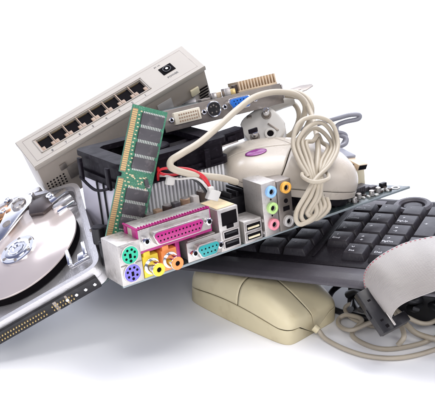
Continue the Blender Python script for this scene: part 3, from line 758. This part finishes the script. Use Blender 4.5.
# ================================================================== graphics card
c0 = at(166, 133, -12); c1 = at(284, 103, 26)
CXv = c1-c0
fc = frame(c0, CXv, cv(-.3, .065, .93)); CL = CXv.length
cz = 1 if (fc.to_3x3() @ Vector((0, 0, 1))).dot(UP) > 0 else -1
print('card', CL, cz)
gc = thing('graphics_card', 'graphics card with dark steel bracket and blue video port lying on the pile', 'expansion card', fc)
BH = 14
g = G(); g.box((CL/2, 0, cz*BH/2), (CL, 1, BH), .25); br = g.done('bracket', 'bracket', gc)
g = G(); g.box((CL/2+2, 30, cz*(BH-1)), (CL-8, 58, 1.4), .2); g.done('circuit_board', 'pcb', gc)
g = G(); g.box((CL+1, 3.5, cz*(BH/2+1)), (1.2, 8, 10), .3); g.box((CL-7, 1.5, cz*(BH/2-3)), (12, 2, 3), .3); g.done('bracket_tab', 'steel', br)
g = G(); g.box((16.5, -1.6, cz*7.4), (19.5, 4.2, 8.2), .8); dv = g.done('digital_video_port', 'dvi', gc)
g = G()
for a in range(8):
    for b in range(3): g.box((10.4+a*1.75, -3.75, cz*(5.2+b*2.1)), (1.0, .3, 1.1))
g.box((24.2, -3.75, cz*7.4), (.5, .3, 5)); g.done('pin_hole', 'copperish', dv)
for x in (4.6, 28.6, 44.5, 68.2):
    g = G(); g.prism([(1.9*math.cos(k*PI/3), 1.9*math.sin(k*PI/3)) for k in range(6)], 0, 3.4, .3, front(x, -.4, cz*7.4)); s_ = g.done('screw_post', 'chrome', br)
    g = G(); g.cyl((x, -3.7, cz*7.4), (x, -3.9, cz*7.4), .95, seg=14); g.done('screw_hole', 'hole', s_)
g = G(); g.ring((36.8, -.4, cz*7.6), (36.8, -2.6, cz*7.6), 4.6, 5.5, 32, .3); sv = g.done('round_video_port', 'chrome', gc)
g = G(); g.cyl((36.8, -.4, cz*7.6), (36.8, -1.6, cz*7.6), 4.65, seg=30); g.done('port_face', 'black', sv)
g = G()
for a in (30, 80, 130, 230, 310): g.cyl((36.8+2.6*math.cos(math.radians(a)), -1.5, cz*7.6+2.6*math.sin(math.radians(a))), (36.8+2.6*math.cos(math.radians(a)), -1.8, cz*7.6+2.6*math.sin(math.radians(a))), .6, seg=8)
g.done('pin_hole', 'bracket', sv)
g = G(); g.prism(dshape(17.6, 8.4), 0, 3.8, .3, front(56.3, -.4, cz*7.6)); vg = g.done('video_port_shell', 'chrome', gc)
g = G(); g.prism(dshape(16, 7), 3.4, 4.5, .2, front(56.3, -.4, cz*7.6)); g.done('port_face', 'blue_v', vg)
g = G()
for b in range(3):
    for a in range(5): g.cyl((51.3+a*2.5+(b % 2)*.8, -4.85, cz*(5.6+b*2)), (51.3+a*2.5+(b % 2)*.8, -5.0, cz*(5.6+b*2)), .42, seg=8)
g.done('pin_hole', 'hole', vg)
# parts on top of the card
g = G()
for k in range(13): g.box((CL-27+k*2.4, 16, cz*(BH+3.5)), (1.25, 16, 8), .2)
g.box((CL-13, 16, cz*(BH+.4)), (31, 17, 1.6), .2); g.done('heatsink', 'tanmetal', gc)
for k, (x, y, dx, dy, h, m_) in enumerate(((36, 8, 7, 6, 2, 'bracket'), (43, 8, 4, 5, 4.5, 'steel'), (49, 12, 4, 4, 4, 'tanmetal'), (54, 9, 5, 5, 5.5, 'steel'), (59, 10, 4, 4, 4, 'gold'), (63, 12, 4, 4, 6, 'capcase'))):
    g = G(); g.box((x, y, cz*(BH+h/2-.3)), (dx, dy, h), .5); g.done('card_component', m_, gc)
q0_ = at(163, 158, -36); q1_ = at(240, 132, -5)
fq_ = frame(q0_, q1_-q0_, cv(-.3, .25, .9)); LQ = (q1_-q0_).length
dr = thing('drive_rail', 'black plastic rail with a pale metal edge lying beneath the graphics card', 'rail', fq_)
g = G(); g.box((LQ/2, 0, 0), (LQ, 9, 8), .8); g.box((LQ/2, -5.2, 3), (LQ-6, 2, 1.5), .4)
for k in range(4): g.box((14+k*18, -5, -.5), (7, 1.6, 3), .4)
g.done('rail_body', 'fan', dr)
g = G(); g.box((LQ*.68, -5.4, -3.6), (LQ*.42, 2.4, 1.0), .3); g.done('rail_edge', 'steel', dr)
# slotted cover plate sticking out to the right
p0_ = at(283, 95, 62); p1_ = at(321, 82, 80)
fp_ = frame(p0_, p1_-p0_, cv(-.35, .6, .7))
sc_ = thing('slot_bracket', 'thin pale metal slot bracket poking out beyond the graphics card at right', 'metal bracket', fp_)
g = G(); g.prism([(-14, -4), (20, -3.5), (28, -1.5), (28.5, 1), (20, 3.5), (-14, 4)], -.5, .5, .15); g.done('plate', 'bracket', sc_)
g = G(); g.prism(rrect(-4, -1.6, 6, 1.6, 1.4), .45, .75, 0); g.prism(rrect(9, -1.2, 17, 1.2, 1.1), .45, .75, 0); g.done('slot', 'bracket', sc_)

# ================================================================== upper mouse
u0 = at(223, 171, -8); u1 = at(347, 184, 24)
fu = frame(u0, u1-u0, cv(.0, .42, .9)); ULn = (u1-u0).length
m2 = thing('computer_mouse', 'ivory mouse with purple oval badge lying on top of the audio sockets', 'mouse', fu)
def hf2(u): return 7.5 + 16.8*math.sin(PI*min(1, .09+u*.66))**1.1
mu = Mouse(ULn, 58, hf2, pw=4.2, n=2.7, endp=5.5, wf=lambda u: .84+.16*math.sin(PI*min(1, u*.9+.05)))
mu.patch(0, 1, 0, 1, off=1.0, nu=60, nv=50).done('inner_body', 'gap', m2)
seam = lambda t: .30+.20*(1-abs(2*t-1))**1.5-.03
s2 = lambda t: seam(t)+.008
t0_ = .075
solid(mu.patch(0, seam, t0_, .497, nu=40, nv=40).done('button', 'mouse_white', m2, 60), .8, 1)
solid(mu.patch(0, seam, .503, 1-t0_, nu=40, nv=40).done('button', 'mouse_white', m2, 60), .8, 1)
solid(mu.patch(s2, 1, t0_, 1-t0_, nu=50, nv=60).done('palm_cover', 'mouse_white', m2, 60), .8, 1)
solid(mu.patch(0, 1, 0, t0_-.006, nu=60, nv=10).done('side_skirt', 'mouse_white', m2, 60), .8, 1)
solid(mu.patch(0, 1, 1-t0_+.006, 1, nu=60, nv=10).done('side_skirt', 'mouse_white', m2, 60), .8, 1)
g = G(); g.prism(rrect(ULn*.44, -25, ULn*.97, 25, 16), -6.5, .5, 1); g.done('base', 'black', m2)
# badge following the shell
g = G()
def badge(i, j):
    r = i*1.0; a = j*2*PI
    u = .19+.075*r*math.cos(a); t = .435+.042*r*math.sin(a)+.01*r*math.cos(a)
    p = mu.pt(u, t, -1.05-.25*(1-r)); return p
g.grid(badge, 6, 36); solid(g.done('badge', 'purple', m2, 60), .4, 0)
iu = fu.inverted()
# the coiled and tied cable of the ivory mouse: one long cable in loops, hanging over the board edge
def loop_pts():
    P = []; rnd = random.Random(3)
    TL = [(293, 338, 119, 0), (297.5, 335.5, 124.5, 3), (302, 332, 130, -2), (306, 328, 137, 1)]
    for k, (lx, rx, ty, sk) in enumerate(TL):
        e = k*1.0
        bl_, br_, by = 296+5*e+rnd.uniform(-1.5, 1.5), 315+4.2*e, 223-2.2*e+rnd.uniform(-2, 2)
        P += [at(308+2.2*e, 177, -33+1.5*e), at(lx+5, 160, -28+2.4*e), at(lx, 143, -22+2.5*e), at(lx+6+sk, ty+4, -16+2.5*e), at((lx+rx)/2+sk, ty-2, -9+2.5*e), at(rx-6, ty+5, -7+2.5*e), at(rx, 145+e, -13+2.5*e), at(rx-7, 163, -24+2*e),
              at(315+2.2*e, 180, -36+1.5*e), at(bl_+10, 196, -41+1.5*e), at(bl_+2, 210, -43+1.8*e), at(bl_+1, by-3, -43+1.8*e), at(bl_+7, by+1, -42+2*e), at(br_+1, by-9, -39+2*e), at(br_-1, 198, -36+2*e)]
    return P
g = G(); g.tube([loc(p, iu) for p in loop_pts()], 1.5, 12, sub=7); g.done('cable', 'cable_beige', m2)
g = G(); g.tube([loc(p, iu) for p in [at(303, 177, -37), at(314, 182, -41), at(328, 179, -37), at(326, 172, -22), at(315, 171, -20), at(304, 172, -28)]], 1.3, 10, closed=True); g.done('cable_tie', 'cable_beige', m2)

# ================================================================== mains plug and its cable
q0 = at(263, 126.5, 20)
nz = -cv(.10, -.30, .93).normalized()
xx = RT.cross(nz).cross(nz)*-1
fpg = frame(q0, RT - nz*RT.dot(nz), nz.cross(RT))
pg = thing('power_plug', 'off white round two pin mains plug on a long beige cable behind the ivory mouse', 'plug', fpg)
P = []
for k in range(48):
    a = 2*PI*k/48; r = 15.2+.9*math.cos(4*a+.6)-(.9 if abs(math.sin(2*a)) < .18 else 0); P.append((r*math.cos(a), r*math.sin(a)*.96))
g = G(); g.prism(P, -14, 0, 1.4, seg=3); g.done('plug_body', 'white_pl', pg, 40)
for x, y in ((2.5, 8.5), (-5.6, -7.5)):
    g = G(); g.cyl((x, y, -.5), (x, y, 9), 2.2, seg=20, ch=.6); p_ = g.done('plug_pin', 'chrome', pg)
    g = G(); g.ring((x, y, -.1), (x, y, .8), 2.2, 3.4, 24, .2); g.cyl((x, y, .1), (x, y, 4), 2.35, seg=20); g.done('pin_sleeve', 'bracket', p_)
g = G(); g.ring((5, -5.5, -.2), (5, -5.5, 1), 2.3, 4.2, 28, .4); e_ = g.done('earth_socket', 'white_pl', pg)
g = G(); g.cyl((5, -5.5, 0), (5, -5.5, .3), 2.4, seg=20); g.done('socket_hole', 'hole', e_)
g = G(); g.box((7, -.8, .3), (9, 1.3, 1.2), .3, Matrix.Rotation(-.65, 4, 'Z')); g.box((-9.5, 7.5, 0), (3.5, 2.5, .6), .3); g.done('earth_contact', 'bracket', pg)
ip = fpg.inverted()
cabl([at(272, 133, 34), at(284, 138, 36), at(296, 130, 33), at(303, 118, 30), at(305, 105, 24), at(296, 95, 18), at(276, 92, 8), at(255, 97, -4), at(238, 109, -16), at(218, 127, -34), at(199, 143, -48), at(181, 154, -60), at(171, 161, -64), at(172, 168, -66), at(186, 173, -62), at(205, 176, -57), at(222, 178, -50), at(236, 182, -36)], 2.15, 'cable', 'cable_beige', pg, ip)
cabl([at(300, 92, 30), at(309, 105, 26), at(315, 122, 16), at(318, 138, 4), at(318, 152, -6), at(317, 164, -14)], 1.9, 'cable', 'cable_beige', pg, ip) if False else None
ex = thing('loose_cable', 'bunched beige cable strands curving down just right of the mains plug behind the coiled loops', 'cable', Matrix.Translation(at(300, 120, 30)*.001))
ie = Matrix.Translation(-at(300, 120, 30)*.001)
cabl([at(276, 149, 42), at(290, 140, 44), at(301, 124, 40), at(306, 108, 36), at(300, 98, 34), at(285, 95, 34), at(290, 92, 30), at(303, 99, 26), at(311, 114, 20), at(316, 132, 6), at(318, 148, -8), at(317, 166, -20), at(316, 180, -24), at(322, 196, -28)], 1.9, 'cable', 'cable_beige', ex, ie)
cabl([at(272, 153, 44), at(284, 145, 50), at(294, 131, 47), at(299, 116, 43), at(294, 104, 46), at(280, 99, 58), at(262, 103, 70), at(248, 110, 76)], 1.9, 'cable', 'cable_beige', ex, ie)
cabl([at(281, 153, 47), at(296, 142, 44), at(307, 126, 36), at(312, 110, 30), at(306, 97, 34), at(293, 92, 44), at(276, 94, 56), at(258, 101, 66), at(245, 108, 70)], 1.9, 'cable', 'cable_beige', ex, ie)
g = G(); qq = (ie @ (at(262, 107, 44)*.001))*1000; g.tube([qq+Vector((0, -4, -1)), qq+Vector((14, 2, 3)), qq+Vector((22, 4, 5))], 5, 16, smooth=False); g.done('strain_relief', 'white_pl', ex)

# ================================================================== grey usb lead
gu = thing('usb_cable', 'dark grey usb lead looping behind the coiled beige cable with its metal plug at right', 'cable', Matrix.Translation(at(345, 150, 45)*.001))
ig = Matrix.Translation(-at(345, 150, 45)*.001)
cabl([at(300, 130, 50), at(318, 124, 48), at(335, 119, 46), at(350, 115, 45), at(359, 115, 45), at(358, 119, 46), at(345, 122, 47), at(337, 126, 48), at(338, 134, 46), at(346, 138, 44), at(345, 144, 42), at(335, 147, 40), at(322, 143, 40)], 1.7, 'cable', 'cable_grey', gu, ig)
cabl([at(338, 132, 44), at(346, 136, 46), at(338, 150, 44), at(330, 152, 42)], 1.5, 'cable', 'cable_grey', gu, ig)
a_, b_ = at(337, 154, 30), at(360, 166, 18)
fq = Matrix.Translation(-Vector()) if False else frame(a_, b_-a_, cv(.3, .3, .9))
fq_l = ig @ fq
g = G(); g.m = Matrix.Identity(4)
def inm(g, fr_mat):   # write into parent-local space from a metre frame
    L_ = ig @ fr_mat; m_ = L_.copy(); m_.translation = L_.translation*1000; g.m = m_
inm(g, fq); g.box((5, 0, 0), (14, 12, 8), 1.2); g.box((-4, 0, 0), (6, 6, 5), 1); g.done('plug_grip', 'cable_grey', gu)
g = G(); inm(g, fq); g.box((17, 0, 0), (12, 10.5, 4.5), .4); pl_ = g.done('plug_shell', 'tanmetal', gu)
g = G(); inm(g, fq); g.box((23.05, 0, 0), (.3, 9, 3.2), .1); g.box((18, -2.3, -2.3), (2.4, 1.8, .3)); g.box((18, 2.3, -2.3), (2.4, 1.8, .3)); g.box((18, -5.3, 0), (2, .3, 2)); g.done('plug_opening', 'hole', pl_)

# ================================================================== ribbon cable
rbo = at(385, 310, -45)
rb = thing('ribbon_cable', 'wide grey ribbon cable with black connector folded over the right front of the keyboard', 'ribbon cable', Matrix.Translation(rbo*.001))
ir = Matrix.Translation(-rbo*.001)
def rl(p): return p-rbo
def over(px, py, h):   # a point h above the keyboard deck plane
    return (fk @ (k_uv(px, py, h)*.001))*1000
cd_ = over(368, 283, -12); dk = (cd_-T0*1000).dot(FW); print('palm depth', dk)
E1 = [at(369, 297, dk-10), at(364.5, 286, dk-10), at(364, 274, dk-9), over(371, 263, 4), over(386, 252, 6), over(405, 243, 7), over(425, 238, 8), over(450, 234, 8)]
E2 = [at(391, 324, dk-18), at(392, 316, dk-21), at(397, 308, dk-23), at(406, 302, dk-26), at(418, 297, dk-30), at(432, 292, dk-36), at(446, 287, dk-42), at(465, 281, dk-48)]
def crom(P, u):
    n = len(P)-1; x = min(u*n, n-1e-6); i = int(x); f = x-i
    a, b, c_, d = P[max(i-1, 0)], P[i], P[i+1], P[min(i+2, n)]
    return .5*((2*b)+(-a+c_)*f+(2*a-5*b+4*c_-d)*f*f+(-a+3*b-3*c_+d)*f**3)
NR = 46
def rib(u, v):
    a, b = crom(E1, u), crom(E2, u); p = a.lerp(b, v)
    bulge = math.sin(PI*v)*6*min(1, u*3)
    p = p - FW*bulge + UP*bulge*.25
    p = p - FW*(.32*abs(math.sin(PI*v*NR)))
    return rl(p)
g = G(); g.grid(rib, 64, NR*5); solid(g.done('ribbon', 'ribbon', rb, 80), .5, 0)
g = G()
for k in range(24):
    u = .10+k*.034; pts = [rib(u+j*.006, .012)-FW*.35 for j in range(3)]; g.tube(pts, .4, 6, smooth=False)
g.done('red_stripe', 'red_dash', rb)
ca, cb = at(366, 292, dk-11), at(390, 328, dk-20)
fcn = frame(ca, cb-ca, cv(.8, .3, .3)); CN = (cb-ca).length
def inr(g, fm_):
    L_ = ir @ fm_; m_ = L_.copy(); m_.translation = L_.translation*1000; g.m = m_
g = G(); inr(g, fcn); g.box((CN/2, -3, 0), (CN+3, 8.5, 6), .5); cn = g.done('connector', 'black', rb)
g = G(); inr(g, fcn); g.box((CN/2, 2.4, 0), (CN+1, 1.6, 7), .4); g.done('connector_clamp', 'steel', cn)
g = G(); inr(g, fcn); g.box((CN-1.5, 4.2, -1), (6.5, 19, 7), .5); g.box((CN/2, -7.6, 0), (6, 1.4, 3), .2); g.done('connector_latch', 'black', cn)
g = G(); inr(g, fcn)
for k in range(2): g.box((6+k*14, -3, 3.05), (1.2, 2, .3)); 
g.box((CN-1.5, -2, 3.1), (2, 2, .3)); g.done('connector_slot', 'hole', cn)

# ================================================================== loose cables on the table at right
lc = thing('loose_cable', 'beige cable coiled on the white table beside the beige mouse below the ribbon connector', 'cable', Matrix.Translation(atz(370, 325, 0)*.001))
il = Matrix.Translation(-atz(370, 325, 0)*.001)
cabl([atz(460, 300, 9), atz(430, 323, 8), atz(405, 316, 14), atz(392, 308, 14), atz(372, 307, 12), atz(352, 304, 9), atz(345, 309, 5), atz(352, 318, 3), atz(372, 326, 3), atz(386, 324, 6), atz(372, 322, 8), atz(352, 330, 6), atz(340, 326, 3), atz(339, 319, 3), atz(347, 315, 6), atz(362, 320, 8), atz(352, 334, 2), atz(365, 344, 2), atz(385, 349, 2), atz(410, 346, 2.5), atz(430, 340, 3), atz(460, 326, 3)], 1.55, 'cable', 'cable_beige', lc, il)
l2 = thing('loose_cable', 'pale cable running from under the ribbon connector to the right edge', 'cable', Matrix.Translation(atz(410, 325, 0)*.001))
i2 = Matrix.Translation(-atz(410, 325, 0)*.001)
cabl([atz(390, 305, 12), atz(399, 315, 12), atz(408, 326, 9), atz(418, 334, 6), atz(440, 340, 5), atz(465, 342, 4)], 1.9, 'cable', 'cable_beige', l2, i2)
cabl([atz(398, 345, 4), atz(404, 336, 10), atz(400, 322, 12), atz(394, 310, 14)], 1.7, 'cable', 'cable_beige', l2, i2)
bk = thing('cable_tangle', 'tangle of black cables in the shadow beneath the keyboard at right', 'cable', Matrix.Translation(atz(390, 300, 0)*.001))
ib = Matrix.Translation(-atz(390, 300, 0)*.001)
rr = random.Random(11)
for k in range(5):
    P = []
    x0 = 345+rr.uniform(0, 10)
    for j in range(9): P.append(atz(x0+j*12.5+rr.uniform(-5, 5), 303+rr.uniform(-13, 8)-j*.3, 3+rr.uniform(0, 19)))
    cabl(P, rr.choice((1.6, 2.2, 2.8)), 'cable', 'cable_black', bk, ib)
ad = thing('dark_filler', 'black plastic adapter box added to prop the right end of the keyboard and darken the gap', 'filler', frame(atz(345, 309, 0), Vector((KX.x, KX.y, 0)), Vector((KY.x, KY.y, 0))))  # black box added to deepen the dark under the keyboard's right end
g = G(); g.box((47, 24, 11), (95, 40, 22), 2, seg=3); g.done('filler_body', 'black', ad)
g = G(); g.tube([(-2.5, 22, 12), (-8, 20, 10), (-14, 10, 5), (-10, -4, 2.4), (4, -10, 2.4), (30, -9, 2.4)], 2.2); g.done('filler_lead', 'cable_black', ad)
